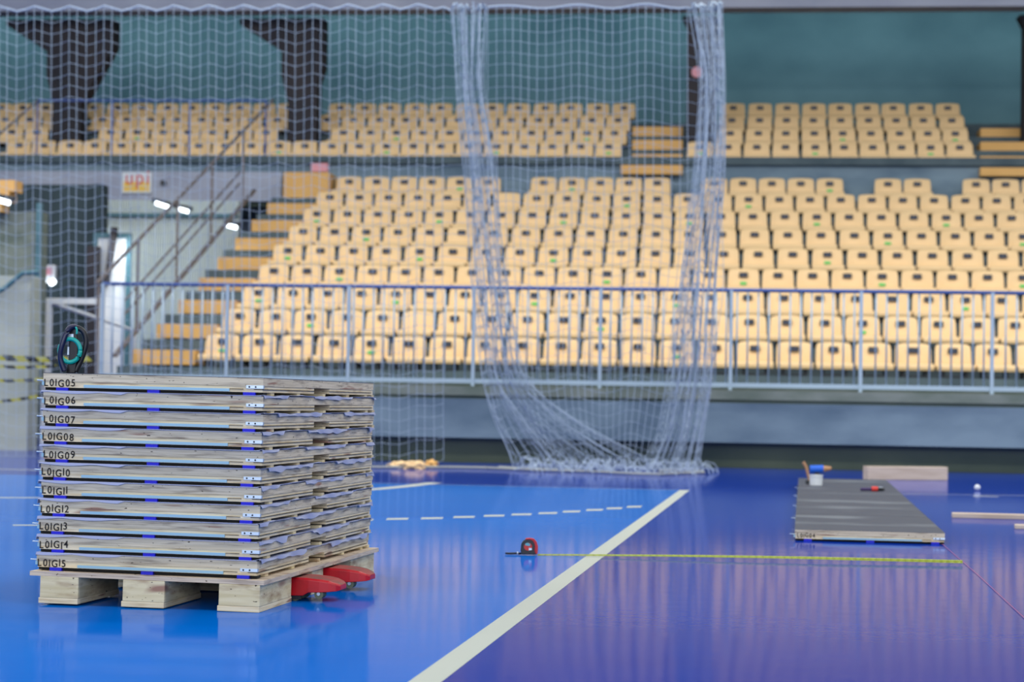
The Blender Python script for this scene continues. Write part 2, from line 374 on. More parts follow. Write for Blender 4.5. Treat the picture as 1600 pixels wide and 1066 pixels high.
# ------------------------------------------------------------------ ochre aisle steps
def aisle(name, label, spans, group='ochre aisle steps'):
    r = thing(name, label, 'stairs', (spans[0][0], spans[0][2], 0), 0, group)
    for (x0,x1,y,z0,z1,d) in spans:
        m = MB(); m.box(x0-r.location.x, x1-r.location.x, y-r.location.y, y+d-r.location.y, z0, z1); m.build('step', M['tread'], r)
    return r
sp = []
for k in range(8):
    y = RY(k)-0.62; zt_ = RZ(k)-0.355
    x0 = -7.78; sp.append((x0, -6.95, y+0.45, zt_+0.035, zt_+0.225, 0.55))
y = RY(8)-0.3; sp.append((-7.72,-6.93, y, RZ(8)-0.35, RZ(8)+0.12, 0.72))
aisle('aisle_steps','ochre painted aisle steps left of the lower stand seats', sp)
sp = []
for k in range(3):
    yy = UY(k)-0.28; a_, b_ = at(988,235,yy).x, at(1066,235,yy).x; sp.append((a_,b_,yy,UZ(k)-0.35,UZ(k)-0.17,0.6))
aisle('aisle_steps','ochre aisle steps between the two upper seat blocks, behind the net', sp)
sp = []
for k in range(3):
    yy = UY(k)-0.28; a_ = at(1532,235,yy).x; sp.append((a_,a_+2.6,yy,UZ(k)-0.35,UZ(k)-0.19,0.6))
aisle('aisle_steps','ochre aisle steps right of the upper right seat block', sp)
def front_box(name, m_, px0,py0,px1,py1,Y,d, parent=None):
    a_ = at(px0,(py0+py1)/2,Y); b_ = at(px1,(py0+py1)/2,Y); zt1 = at((px0+px1)/2,py0,Y).z; zb1 = at((px0+px1)/2,py1,Y).z
    m = MB(); m.box(a_.x,b_.x,Y,Y+d,zb1,zt1); return m.build(name, m_, parent)
tag(front_box('wall_panel',M['tread'],970,258,1066,272,34.1,0.24),'ochre plate on the parapet below the middle upper steps','panel','ochre parapet plates')
tag(front_box('wall_panel',M['tread'],1532,262,1640,275,34.1,0.24),'ochre plate on the parapet at the far right','panel','ochre parapet plates')
tag(front_box('notice_plate',M['cardpink'],486,253,512,268,34.25,0.09),'small pale pink notice on the parapet above the lower left seats','sign')
# ------------------------------------------------------------------ front railing of the lower stand
RYY = Y0+0.12
r = thing('railing','galvanised steel guard railing along the front of the lower stand','railing',(0,RYY,0))
posts = [160,355,545,740,938,1142,1345,1550]
zt_ = at(900,451,RYY).z; zb_ = at(900,598,RYY).z
xl = at(160,450,RYY).x; xr = at(1640,460,RYY).x
m = MB(); m.tube([(xl,0,zt_),(xr,0,zt_)],0.020); m.build('top_rail', M['railblue'], r, smooth=True)
m = MB(); m.box(xl,xr,-0.012,0.012,zb_-0.024,zb_+0.024); m.build('bottom_rail', M['galv'], r)
px_x = [at(p,530,RYY).x for p in posts]
for x in px_x:
    m = MB(); m.box(x-0.018,x+0.018,-0.03,0.006,0.735,zt_); m.build('post', M['galv'], r)
step_ = (px_x[-1]-px_x[1])/6/12.2; nb = 0
x = px_x[0]+step_
while x < xr-0.02 and nb < 98:
    if min(abs(x-p) for p in px_x) > 0.045:
        m = MB(); m.tube([(x,0,zb_),(x,0,zt_-0.01)],0.0105,6); m.build('baluster', M['galv'], r, smooth=True); nb += 1
    x += step_
# ------------------------------------------------------------------ nets
def net(label, cols, nrow, ytop, zfun, wob, rope, seedv, heap=False, nopen=54):
    """cols: list of functions t->(x,y) for each vertical string; t from 0 (top) to 1 (bottom)"""
    rnd = random.Random(seedv)
    r = thing('protective_net', label, 'net', (0,0,0)); m = MB()
    R_ = 0.0029
    pts = []
    for i,c in enumerate(cols):
        col = []
        for j in range(nrow+1):
            t = j/nrow; x,y = c(t); col.append(Vector((x,y,zfun(i,t,x))))
        pts.append(col)
    n = 4
    for ci,col in enumerate(pts): m.tube(col, R_*(1.08 if ci >= nopen else 1.0), n, cap=False)
    for i in range(len(pts)-1):
        for j in range(nrow+1): 
            if (pts[i+1][j]-pts[i][j]).length < 0.3: m.tube([pts[i][j], pts[i+1][j]], R_*0.85, 3, cap=False)
    if heap:
        rq = random.Random(5)
        for q_ in range(150):
            a_ = rq.uniform(0,1); px = 800+295*a_; py = 735+6*a_-rq.uniform(0,9)
            p0 = flr(px,py,rq.uniform(0.005,0.03)); w_ = rq.uniform(0.05,0.22); hh = rq.uniform(0.02,0.13); ph = rq.uniform(-0.5,0.5)
            m.tube([p0, p0+Vector((w_*0.4,ph*w_,hh)), p0+Vector((w_*0.8,ph*w_*1.5,hh*0.7)), p0+Vector((w_,ph*w_*2,-p0.z+0.006))], 0.0042, 4, cap=False)
    m.build('mesh', M['net'], r)
    m = MB(); m.tube([col[0]+Vector((0,0,0.012)) for col in pts], 0.008, 6); m.build('head_rope', M['net'], r)
    if rope: m = MB(); m.tube(rope, 0.014, 6); m.build('foot_rope', M['rope'], r)
    return r
NY = 20.35; ZN = at(900,12,NY).z
def X_at(px, py): return at(px, py, NY).x
def lerp(a,b,t): return a+(b-a)*t
def pw(pts, v):
    if v <= pts[0][0]: return pts[0][1]
    for (a,fa),(b_,fb) in zip(pts, pts[1:]):
        if v <= b_: return lerp(fa,fb,(v-a)/(b_-a))
    return pts[-1][1]
def sm(pts, v):      # smoother piecewise
    d = 0.03; return (pw(pts,v-d)+pw(pts,v)+pw(pts,v+d))/3
def make_col(path, dy):   # path: (image y as 0..1 of 12..732, px)
    xs = [(t, X_at(px, 12+720*t)) for t,px in path]
    return lambda t: (sm(xs,t), NY + dy(t))
rn = random.Random(3)
# left net : open part then the gathered bunch
cols = []
for i in range(54):
    px = -28 + 13.6*i; g = 1.0 - 0.12*max(0,(i-40)/14)
    ph = i*math.pi/2; 
    cols.append(make_col([(0,px),(0.5,px+0.9*math.sin(ph*0.5)-2),(1,px-1)], lambda t,ph=ph: 0.05*math.sin(ph)*(0.5+0.5*t)))
for i_ in range(36):
    i = i_*25/35; a0 = 706+2.2*i+rn.uniform(-5,5); q_ = i/25
    w1_, w2_, w3_, w4_ = rn.uniform(-9,9), rn.uniform(-9,9), rn.uniform(-10,10), rn.uniform(-14,14); py_ = rn.uniform(0,6.3); am = rn.uniform(0.03,0.16)
    cols.append(make_col([(0,a0),(0.18,716+1.5*i+w1_*0.6),(0.33,725+1.9*i+w1_),(0.6,738+2.2*i+w2_),(0.82,752+2.6*i+w3_),(0.92,775+5.4*i+w4_),(1.0,800+9.5*i+w4_)],
        lambda t,py_=py_,am=am: am*math.sin(py_+5*t)))
def z1(i,t,x):
    z = lerp(ZN, 0.03, t)
    if i < 54: z += 0.055*(1-abs(((i%4)-2)/2))*(1-0.5*t) - 0.02 - (0.05*math.sin(i*0.31)*t)
    else: z += 0.03*math.sin(i*2.3+9*t)
    return max(0.012, z)
rope = [flr(px,py,0.015) for px,py in ((60,722),(300,727),(470,728),(560,729.5),(640,730.5),(700,730),(760,731),(800,733),(850,735),(900,736))]
net('white mesh net hanging at left, bunched at its right edge', cols, 40, 0, z1, 0, rope, 1)
# right net : open part then the bunch at its right edge
cols = []
for i in range(25):
    px = 762 + 13.0*i; q_ = i/24
    ph = i*0.9
    cols.append(make_col([(0,px),(0.5,px+2*math.sin(ph)),(0.8,lerp(775,1052,q_)),(0.92,lerp(800,1035,q_)),(1,lerp(845,1020,q_))], lambda t,ph=ph: 0.06*math.sin(ph)*(0.4+0.8*t)))
for i in range(46):
    w = [rn.uniform(-8,8) for _ in range(6)]; q_ = i/45; py_ = rn.uniform(0,6.3); am = rn.uniform(0.02,0.16)
    cols.append(make_col([(0,lerp(1080,1130,q_)+w[0]),(0.15,lerp(1096,1133,q_)+w[1]*0.8),(0.35,lerp(1086,1134,q_)+w[2]),(0.6,lerp(1062,1124,q_)+w[3]),(0.8,lerp(1048,1116,q_)+w[4]),(0.93,lerp(1030,1100,q_)+w[5]),(1,lerp(1000,1092,q_)+w[5])],
        lambda t,py_=py_,am=am: am*math.sin(py_+5*t)))
def z2(i,t,x):
    zb2 = -0.02
    z = lerp(ZN, zb2, t)
    if i < 25: z += 0.05*math.sin(i*0.75)*(0.4+t*0.4)
    else: z += 0.04*math.sin(i*1.9+8*t)
    return max(0.012+0.02*((i*7)%5)/5, z)
rope = [flr(px,py,0.015) for px,py in ((780,730),(830,733),(870,735),(930,737),(985,740),(1030,741),(1070,739),(1100,738.5),(1092,735.5),(1060,734),(1030,736))]
net('white mesh net hanging in mid hall, gathered into a thick bunch at its right edge', cols, 40, 0, z2, 0, rope, 2, True, 25)
# ------------------------------------------------------------------ stacked floor panels
PW, PL, PT = 0.741, 1.435, 0.0581
TILT = math.radians(0.5)
def text_mesh(s, size, mat_, name, parent, loc, sx=0.78, rnd=None, extr=0.0004):
    """upright stencilled characters on a face looking to -y"""
    v = []; f = []; x = 0
    dg = bpy.context.evaluated_depsgraph_get()
    for ch in s:
        cu = bpy.data.curves.new('glyph','FONT'); cu.body = ch; cu.size = size; cu.extrude = 0; cu.offset = 0.0004
        ob = bpy.data.objects.new('glyph', cu); C.objects.link(ob); bpy.context.view_layer.update()
        me = bpy.data.meshes.new_from_object(ob.evaluated_get(bpy.context.evaluated_depsgraph_get()))
        dz = rnd.uniform(-0.09,0.09)*size if rnd else 0
        xs = [p.co.x for p in me.vertices] or [0]; wd = (max(xs)-min(xs))
        n = len(v); v += [((p.co.x-min(xs))*sx + x, 0, p.co.y + dz) for p in me.vertices]
        f += [tuple(n+i for i in pl.vertices) for pl in me.polygons]
        x += wd*sx + size*0.17
        bpy.data.objects.remove(ob); bpy.data.curves.remove(cu); bpy.data.meshes.remove(me)
    nme = bpy.data.meshes.new(name); nme.from_pydata(v,[],f); nme.materials.append(mat_)
    o = bpy.data.objects.new(name, nme); C.objects.link(o); o.parent = parent; o.location = loc; return o
def make_panel(grey_top=True):
    r = thing('floor_panel','x','floor panel')
    x0, x1, y0, y1 = -PW, 0.0, 0.0, PL; zb, zm, zt_ = 0.011, 0.0305, PT-0.0012
    m = MB(); m.box(x0,x1,y0,y1,zm,zt_); m.build('top_board', M['ply'], r)
    # lower board with the notch in its right side
    n0, n1, nd = 0.60, 0.80, 0.07
    m = MB(); m.prism([(x0+0.003,y0+0.002),(x1-0.002,y0+0.002),(x1-0.002,n0),(x1-nd,n0),(x1-nd,n1),(x1-0.002,n1),(x1-0.002,y1-0.003),(x0+0.003,y1-0.003)], zb, zm-0.0008,'z')
    m.build('lower_board', M['ply2'], r)
    m = MB(); m.box(x1-nd-0.004,x1-0.02,n0-0.0,n1,zm-0.001,zm); 
    m = MB(); m.box(x0+0.14,x0+0.14+0.49,-0.0022,0.004,0.0125,0.0215); m.build('metal_strip', M['alu'], r)
    m = MB(); m.box(x0+0.63,x1-0.065,-0.0006,0.004,0.0200,0.0215); m.box(x1-0.03,x1+0.0006,y0-0.0004,n0,0.0195,0.0212) ; m.box(x1-0.03,x1+0.0006,n1,y1-0.03,0.0195,0.0212)
    m.build('groove', M['blackmat'], r)
    m = MB(); m.box(x1-0.056,x1+0.0014,-0.0016,0.012,0.0225,0.0335); bk = m.build('bracket', M['steel'], r, bevel=0.0006)
    for sx in (-0.045,-0.024):
        m = MB(); m.tube([(x1+sx,-0.0024,0.028),(x1+sx,0.0,0.028)],0.0030,10); m.build('screw', M['bracket'], bk)
    m = MB(); m.tube([(x0-0.026,0.012,0.0335),(x0+0.01,0.012,0.0325)],0.0022,8); m.build('pin', M['steel'], r)
    m = MB(); m.box(x0-0.006,x0+0.002,0.004,0.03,0.018,0.030); m.build('end_clip', M['alu'], r)
    for a_ in (0.045,0.355,0.675):
        m = MB(); m.box(x0+a_,x0+a_+0.04,0.0,0.045,0.0,zb); m.build('pad', M['bluepad'], r)
    for t in (0.10,0.40,0.72,1.05,1.32,1.425):
        m = MB(); m.box(x0+0.01,x1-0.004,t,t+0.035,0.0008,zb); m.build('batten', M['pine'], r)
    m = MB(); m.box(x0+0.003,x1-0.003,0.012,0.05,0.002,zb); m.build('gap_shade', M['blackmat'], r)  # black strip standing in for the shade in the gap under the panel
    if grey_top:
        m = MB(); m.box(x0-0.001,x1+0.001,y0-0.001,y1+0.001,zt_,PT); m.build('top_sheet', M['greytop'], r)
    return r
sc = flr(405,958); SR = -math.radians(3.9)
RS = Matrix.Rotation(SR,4,'Z') @ Matrix.Rotation(TILT,4,'Y')
def loc_stack(x,y,z): return Matrix.Translation(sc) @ RS @ Vector((x,y,z))
DECK = 0.102
pan = make_panel(); KIDS[pan] = [(c, children_of(c)) for c in children_of(pan)]
copies = [pan] + [dup(pan) for _ in range(15)]
rnd = random.Random(11)
for i in range(11):
    o = copies[i]; code = 'L01G%02d' % (5+i); lv = 10-i
    jx, jy = rnd.uniform(-0.004,0.004), rnd.uniform(-0.004,0.004)
    o.location = loc_stack(-0.0175 + jx, 0.03+jy, DECK + lv*PT); o.rotation_euler = (0,TILT,SR+rnd.uniform(-0.0015,0.0015))
    pos = 'topmost' if i == 0 else ('lowest' if i == 10 else ORD[i+1]+' from the top')
    tag(o, 'plywood floor panel stencilled %s, %s in the stack on the pallet' % (code, pos), 'floor panel', 'stacked plywood floor panels')
    text_mesh(code, 0.033, M['ink'], 'stencil_mark', o, (-PW+0.004,-0.0009,0.0150), rnd=rnd, sx=0.92)
# lilac foam film between the panels
def film(lv, seedv):
    rd = random.Random(seedv); m = MB(); n = 90
    def prof(k):
        ph = rd.uniform(0,6); return None
    ph = [rd.uniform(0,6.28) for _ in range(6)]; droop = rd.uniform(0.35,1.0)
    def edge(t):
        s_ = 0.5*math.sin(t*19+ph[0])+0.35*math.sin(t*41+ph[1])+0.25*math.sin(t*77+ph[2])
        return s_
    z0 = 0.0006
    ring_in, ring_mid, ring_out = [], [], []
    for k in range(n+1):
        t = k/n; y = -0.006+(PL+0.012)*t; e = edge(t)
        ring_in.append((-0.02,y,z0)); ring_mid.append((0.0035,y,z0+0.0015+0.0035*e)); 
        dz = -0.006 - 0.009*max(0,0.5+e)*droop if math.sin(t*11+ph[3]) > -0.35 else 0.002
        ring_out.append((0.0075+0.003*math.sin(t*50+ph[4]), y, z0+dz))
    for k in range(n):
        m.quad(ring_in[k],ring_in[k+1],ring_mid[k+1],ring_mid[k]); m.quad(ring_mid[k],ring_mid[k+1],ring_out[k+1],ring_out[k])
    m.quad((-PW-0.004,-0.006,z0),(-0.02,-0.006,z0),(-0.02,PL+0.006,z0),(-PW-0.004,PL+0.006,z0))
    # front and left border hanging a little
    for k in range(30):
        a_, b_ = -PW-0.004+(PW)*k/30, -PW-0.004+(PW)*(k+1)/30
        f = lambda x: (0.003+0.006*abs(math.sin(x*17+ph[5])) if x < -0.45 else 0.0012)
        m.quad((a_,-0.006,z0),(b_,-0.006,z0),(b_,-0.008,z0-f(b_)),(a_,-0.008,z0-f(a_)))
    for k in range(30):
        a_, b_ = -0.006+PL*k/30, -0.006+PL*(k+1)/30
        f = lambda y: 0.006+0.012*abs(math.sin(y*9+ph[4]))
        m.quad((-PW-0.004,a_,z0),(-PW-0.004,b_,z0),(-PW-0.007,b_,z0-f(b_)),(-PW-0.007,a_,z0-f(a_)))
    o = m.build('foam_film', M['film'])
    s_ = o.modifiers.new('solid','SOLIDIFY'); s_.thickness = 0.0009; s_.offset = 0
    o.location = loc_stack(-0.0165, 0.03, DECK + lv*PT); o.rotation_euler = (0,TILT,SR)
    return o
for lv in range(1,11):
    i = 11-lv
    tag(film(lv, 40+lv), 'crumpled lilac foam film under panel L01G%02d in the stack' % (4+i), 'foam film', 'lilac foam films between the stacked panels')
# pallet
pl = thing('pallet','wooden pallet with plywood deck and nine blocks under the panel stack','pallet', tuple(sc), SR); pl.rotation_euler = (0,TILT,SR)
m = MB(); m.box(-PW-0.030,0.012,0.0,PL+0.06,0.087,0.1015); m.build('deck', M['plydeck'], pl)
for xa, xb in ((-0.735,-0.605),(-0.455,-0.315),(-0.135,0.0)):
    for ya, yb in ((0.0,0.35),(0.60,0.74),(1.12,1.47)):
        m = MB(); m.box(xa,xb,ya,yb,0.018,0.0868); m.build('block', M['pine'], pl, bevel=0.002)
        m = MB(); m.box(xa-0.004,xb-0.001,ya,yb+0.01,0.0,0.0178); m.build('bottom_board', M['ply2'], pl, bevel=0.0015)
for ya in (0.62,1.2):
    m = MB(); m.box(-0.60,-0.46,ya+0.05,ya+0.07,0.04,0.085); m.box(-0.31,-0.14,ya+0.05,ya+0.07,0.03,0.085); m.build('cross_board', M['pine'], pl)
# pallet truck forks with rollers, tips poking out on the right
pt = thing('pallet_truck','red pallet truck fork pair poking out from under the pallet','pallet truck', tuple(loc_stack(0,0,0)), SR)
for yc, tipx in ((0.46,0.150),(0.86,0.145)):
    w = 0.075; m = MB()
    top = [(-0.13,0.079),(0.02,0.079),(0.075,0.077),(0.115,0.070),(0.142,0.060)]
    bot = [(0.150,0.052),(0.150,0.036),(0.13,0.032),(0.06,0.031),(0.045,0.020),(-0.02,0.018),(-0.30,0.018)]
    def outline(wid, nose):
        return [(x,z) for x,z in top+bot]
    m.cur = 0
    # body with tapering nose in plan: build as cross sections
    secs = [(-0.13,w,0.018,0.079),(-0.02,w,0.018,0.079),(0.030,w,0.019,0.079),(0.048,w,0.030,0.078),(0.085,w*0.97,0.031,0.075),(0.115,w*0.90,0.033,0.070),(0.138,w*0.74,0.035,0.062),(0.150,w*0.50,0.038,0.056)]
    base = len(m.v)
    for (x,ww,zl,zh) in secs:
        c_ = 0.006
        m.v += [(x,yc-ww,zl),(x,yc-ww,zh-c_),(x,yc-ww+c_,zh),(x,yc+ww-c_,zh),(x,yc+ww,zh-c_),(x,yc+ww,zl)]
    for s_ in range(len(secs)-1):
        for k in range(6):
            a_, b_ = base+s_*6+k, base+s_*6+(k+1)%6; m.f.append((a_,b_,b_+6,a_+6)); m.mi.append(1 if k in (2,) else 0)
    m.f.append(tuple(base+k for k in range(6))); m.mi.append(0)
    e_ = base+(len(secs)-1)*6; m.f.append(tuple(e_+k for k in range(6))); m.mi.append(0)
    fk = m.build('fork', [M['red'],M['redtop']], pt, bevel=0.002)
    m = MB(); m.box(-0.08,0.005,yc-0.022,yc+0.022,0.0785,0.0796); m.build('slot', M['blackmat'], fk)
    m = MB(); m.tube([(0.082,yc-w*0.86,0.0245),(0.082,yc-w*0.30,0.0245)],0.0155,20); m.build('entry_roller', M['rubber'], fk)
    m = MB(); m.tube([(0.082,yc-w*0.93,0.026),(0.082,yc-w*0.80,0.026)],0.006,12); m.build('axle', M['steel'], fk)
    m = MB(); m.tube([(-0.0,yc-w*0.8,0.020),(-0.0,yc+w*0.8,0.020)],0.0195,20); m.build('load_roller', M['rubber'], fk)
    m = MB(); m.box(-0.06,0.022,yc-w*0.90,yc-w*0.82,0.006,0.026); m.build('roller_bracket', M['bracket'], fk)
# tool standing on the stack
tb = loc_stack(-0.690, 0.09, DECK+11*PT)
t = thing('hand_tool','black hand tool with teal ring standing on top of the panel stack','tool', tuple(tb), SR)
def loop(pts, r_, name, mt, parent, n=10, ry=1.0):
    m = MB(); m.tube(pts, r_, n); return m.build(name, mt, parent, smooth=True)
def bez(ctrl, n=24):     # Catmull-Rom through control points
    out = []; P_ = [Vector(c) for c in ctrl]; P_ = [P_[0]]+P_+[P_[-1]]
    for i in range(1,len(P_)-2):
        for k in range(n//(len(P_)-3)+1):
            u = k/(n//(len(P_)-3)+1); a_,b_,c_,d_ = P_[i-1:i+3]
            out.append(0.5*((2*b_)+(-a_+c_)*u+(2*a_-5*b_+4*c_-d_)*u*u+(-a_+3*b_-3*c_+d_)*u**3))
    out.append(P_[-2]); return out
loop(bez([(-0.014,-0.020,0.006),(-0.027,-0.026,0.05),(-0.020,-0.028,0.095),(-0.006,-0.020,0.140),(0.006,-0.008,0.152),(0.014,0,0.150)],36),0.0088,'left_handle',M['navyplastic'],t)
loop(bez([(0.013,0.006,0.006),(0.030,0.010,0.045),(0.044,0.012,0.09),(0.043,0.010,0.122),(0.032,0.006,0.142),(0.014,0.002,0.150)],36),0.0092,'right_handle',M['black'],t)
m = MB(); m.prism([(-0.015,0.0),(0.014,0.0),(0.022,0.05),(0.022,0.10),(0.016,0.146),(-0.006,0.148),(-0.010,0.12),(-0.006,0.06)],-0.006,0.008); m.build('body', M['black'], t, bevel=0.003)
m = MB()
for k in range(40):
    pass
ring = [(0.002+0.034*math.cos(a_)-0.002, -0.013+0.004*math.cos(a_), 0.074+0.038*math.sin(a_)) for a_ in [2*math.pi*k/40 for k in range(41)]]
m.tube(ring,0.0072,10); m.build('ring', M['teal_plastic'], t, smooth=True)
loop(bez([(0.010,-0.006,0.152),(0.018,-0.008,0.148),(0.021,-0.009,0.138),(0.020,-0.009,0.128)],12),0.0034,'trigger',M['teal_plastic'],t)
m = MB(); m.box(-0.006,0.010,-0.0105,-0.006,0.112,0.128); m.box(-0.009,-0.004,-0.012,-0.006,0.060,0.086); m.build('label', M['steel'], t)
# ------------------------------------------------------------------ laid row of panels
la = flr(1238,845); lb = flr(1470,846); ldx = (lb-la).normalized(); ang = math.atan2(ldx.y,ldx.x)
ld = (flr(1246,752,0.0)-la); ldy = ld.normalized()
angL = math.atan2(-ldy.x, ldy.y)     # panel's long side direction
posn = ['nearest the camera, stencilled end','second from the near end','in the middle','second from the far end','farthest from the camera, beside the tools']
for i in range(5):
    o = copies[11+i]; o.rotation_euler = (0,0,angL)
    rx = Vector((math.cos(angL), math.sin(angL), 0)); ry = Vector((-math.sin(angL), math.cos(angL), 0))
    o.location = la + rx*(PW+0.012) + ry*(i*(PL+0.012)); 
    tag(o, 'grey-topped floor panel laid on the blue floor, %s' % posn[i], 'floor panel', 'floor panels laid end to end')
    if i == 0: text_mesh('L01G04', 0.030, M['ink'], 'stencil_mark', o, (-PW+0.012,-0.0009,0.0175), rnd=rnd, sx=0.80)
def on_laid(px,py): return flr(px,py,PT)
# tools on the far laid panel
p = on_laid(1275,759)
t = thing('glue_tub','small white tub on the far end of the laid panels','tub', tuple(p), 0.1)
m = MB(); m.tube([(0,0,0),(0,0,0.006),(0,0,0.075)],0.046,24,r2=0.052); m.build('tub_body', M['white'], t)
m = MB(); m.tube([(0,0,0.0755),(0,0,0.083)],0.055,24); m.build('rim', M['white'], t)
p = on_laid(1262,757); t = thing('brush','brush with brown wooden handle leaning behind the white tub','brush', tuple(p), 0)
m = MB(); m.tube([(0.02,0.06,0.012),(-0.01,0.06,0.13),(-0.035,0.06,0.175)],0.009,8,r2=0.014); m.build('handle', M['brown'], t)
m = MB(); m.box(-0.015,0.045,0.045,0.075,0,0.03); m.build('bristles', M['bracket'], t, bevel=0.004)
p = on_laid(1283,753); t = thing('cordless_drill','blue and brown power tool lying behind the white tub','power tool', tuple(p), 0)
m = MB(); m.tube([(-0.09,0.05,0.10),(0.02,0.05,0.105)],0.032,14); m.build('motor_body', M['blueplastic'], t, bevel=0.004)
m = MB(); m.prism([(-0.055,0.0),(-0.005,0.0),(-0.015,0.09),(-0.05,0.09)],0.03,0.07); m.build('grip', M['black'], t, bevel=0.004)
m = MB(); m.tube([(0.02,0.05,0.105),(0.06,0.05,0.108),(0.085,0.05,0.112)],0.026,12,r2=0.012); m.build('chuck', M['brown'], t)
p = on_laid(1366,768); t = thing('utility_knife','knife with dark purple handle and red collar on the laid panels','knife', tuple(p), 0.05)
m = MB(); m.tube([(-0.10,0,0.014),(-0.02,0,0.015)],0.012,10); m.build('handle', mat('purple_handle', srgb(48,20,84),0.5), t, smooth=False)
m = MB(); m.tube([(-0.02,0,0.018),(0.025,0,0.018)],0.018,12); m.build('collar', M['signred'], t)
m = MB(); m.tube([(0.025,0,0.017),(0.075,0,0.016)],0.016,12,r2=0.010); m.build('head', M['black'], t); 
m = MB(); m.box(0.03,0.06,-0.008,0.008,0.030,0.034); m.build('blade_guard', M['steel'], t)
# ------------------------------------------------------------------ tape measure and its blade
p = flr(826,867.5); t = thing('tape_measure','black and red tape measure standing on the blue floor beside the white line','tape measure', tuple(p), YAW+0.02)
poly = []
for a_ in range(0,181,15): poly.append((0.034*math.cos(math.radians(a_))*1.0, 0.040+0.032*math.sin(math.radians(a_))))
poly = [(0.036,0.004),(0.037,0.02)]+poly+[(-0.036,0.02),(-0.033,0.004)]
m = MB(); m.prism(poly,-0.018,0.018); m.build('case', M['black'], t, bevel=0.003)
outer = [(x*1.04+0.003, z*1.02) for x,z in poly if x > 0.0 or z > 0.062]
m = MB(); m.prism([(0.038,0.006),(0.040,0.022),(0.040,0.042),(0.034,0.060),(0.022,0.073),(0.002,0.0755),(-0.016,0.073),(-0.014,0.068),(0.004,0.069),(0.016,0.064),(0.024,0.052),(0.027,0.04),(0.025,0.022),(0.030,0.006)],-0.0195,0.0195); m.build('grip', M['red'], t, bevel=0.002)
m = MB(); m.prism([(0.018*math.cos(a_)-0.004,0.038+0.017*math.sin(a_)) for a_ in [2*math.pi*k/20 for k in range(20)]],-0.0190,-0.017); dk = m.build('badge', M['signred'], t)
m = MB(); m.prism([(-0.017,0.044),(0.004,0.041),(0.006,0.050),(-0.006,0.056),(-0.016,0.052)],-0.0198,-0.0188); m.build('badge_window', mat('badge_teal', srgb(96,170,180),0.4), dk)
m = MB(); m.prism([(0.000,0.022),(0.014,0.024),(0.012,0.032),(0.0,0.033)],-0.0198,-0.0188); m.build('badge_stripe', M['steel'], dk)
loop([Vector(c) for c in ((-0.034,0,0.006),(-0.06,-0.005,0.007),(-0.085,-0.008,0.006),(-0.103,-0.006,0.007))],0.0045,'wrist_strap',M['black'],t)
m = MB(); m.tube([(-0.052,-0.012,0.009),(-0.047,-0.012,0.009)],0.006,12); m.build('strap_bead', M['white'], t)
e0 = flr(840,868.5); e1 = flr(1504,883); m = MB(); n = 60
for k in range(n):
    def cs(u):
        q_ = e0.lerp(e1,u); lift = 0.004+0.006*math.sin(math.pi*u)**1.0 + 0.010*u; d = (e1-e0).normalized(); nn = Vector((-d.y,d.x,0)); tw = 0.25+0.6*u
        w_ = 0.0085; zc = q_.z+lift
        a_ = q_ + nn*(w_*math.cos(tw)) + Vector((0,0,lift+w_*math.sin(tw))); b_ = q_ - nn*(w_*math.cos(tw)) + Vector((0,0,max(0.001,lift-w_*math.sin(tw)))); c_ = q_+Vector((0,0,lift-0.0015)); return a_,c_,b_
    A, B = cs(k/n), cs((k+1)/n)
    m.quad(A[0],B[0],B[1],A[1]); m.quad(A[1],B[1],B[2],A[2])
bl = m.build('tape_blade', M['yellow'], smooth=True); s_ = bl.modifiers.new('solid','SOLIDIFY'); s_.thickness = 0.0006
bl.parent = t; bl.matrix_parent_inverse = (Matrix.Translation(t.location) @ Matrix.Rotation(YAW+0.02,4,'Z')).inverted()
# pink chalk string
m = MB(); m.tube([flr(1472,850,0.003), flr(1530,900,0.003), flr(1575,942,0.003), flr(1640,1002,0.003)],0.0009,5)
tag(m.build('string_line', M['pink']),'thin pink string stretched over the floor at the far right','string')
# planks and odds on the floor
def plank(px0,py0,px1,py1, depth, h, label, mt='plank', name='plank'):
    a_, b_ = flr(px0,py0), flr(px1,py1); d = (b_-a_); L_ = d.length; o_ = thing
    m = MB(); m.box(0,L_,0,depth,0,h); o = m.build(name, M[mt], bevel=0.004); o.location = a_; o.rotation_euler = (0,0,math.atan2(d.y,d.x)); return tag(o, label, 'plank', 'pale planks on the floor')
plank(1356,750,1481,751, 0.12,0.125,'thick pale beam lying beyond the laid panels near the stand')
plank(1488,809.5,1625,813, 0.10,0.030,'long thin pale plank on the floor at the right edge')
plank(1586,827,1660,829, 0.08,0.025,'short pale plank nearest the camera at the right edge')
p = flr(1527,767); t = MB(); bm_ = bmesh.new(); bmesh.ops.create_icosphere(bm_, subdivisions=3, radius=0.026)
me = bpy.data.meshes.new('ball'); bm_.to_mesh(me); bm_.free(); me.materials.append(M['white']); o = bpy.data.objects.new('ball', me); C.objects.link(o); o.location = p+Vector((0,0,0.026)); tag(o,'small white ball on the blue floor near the right planks','ball')
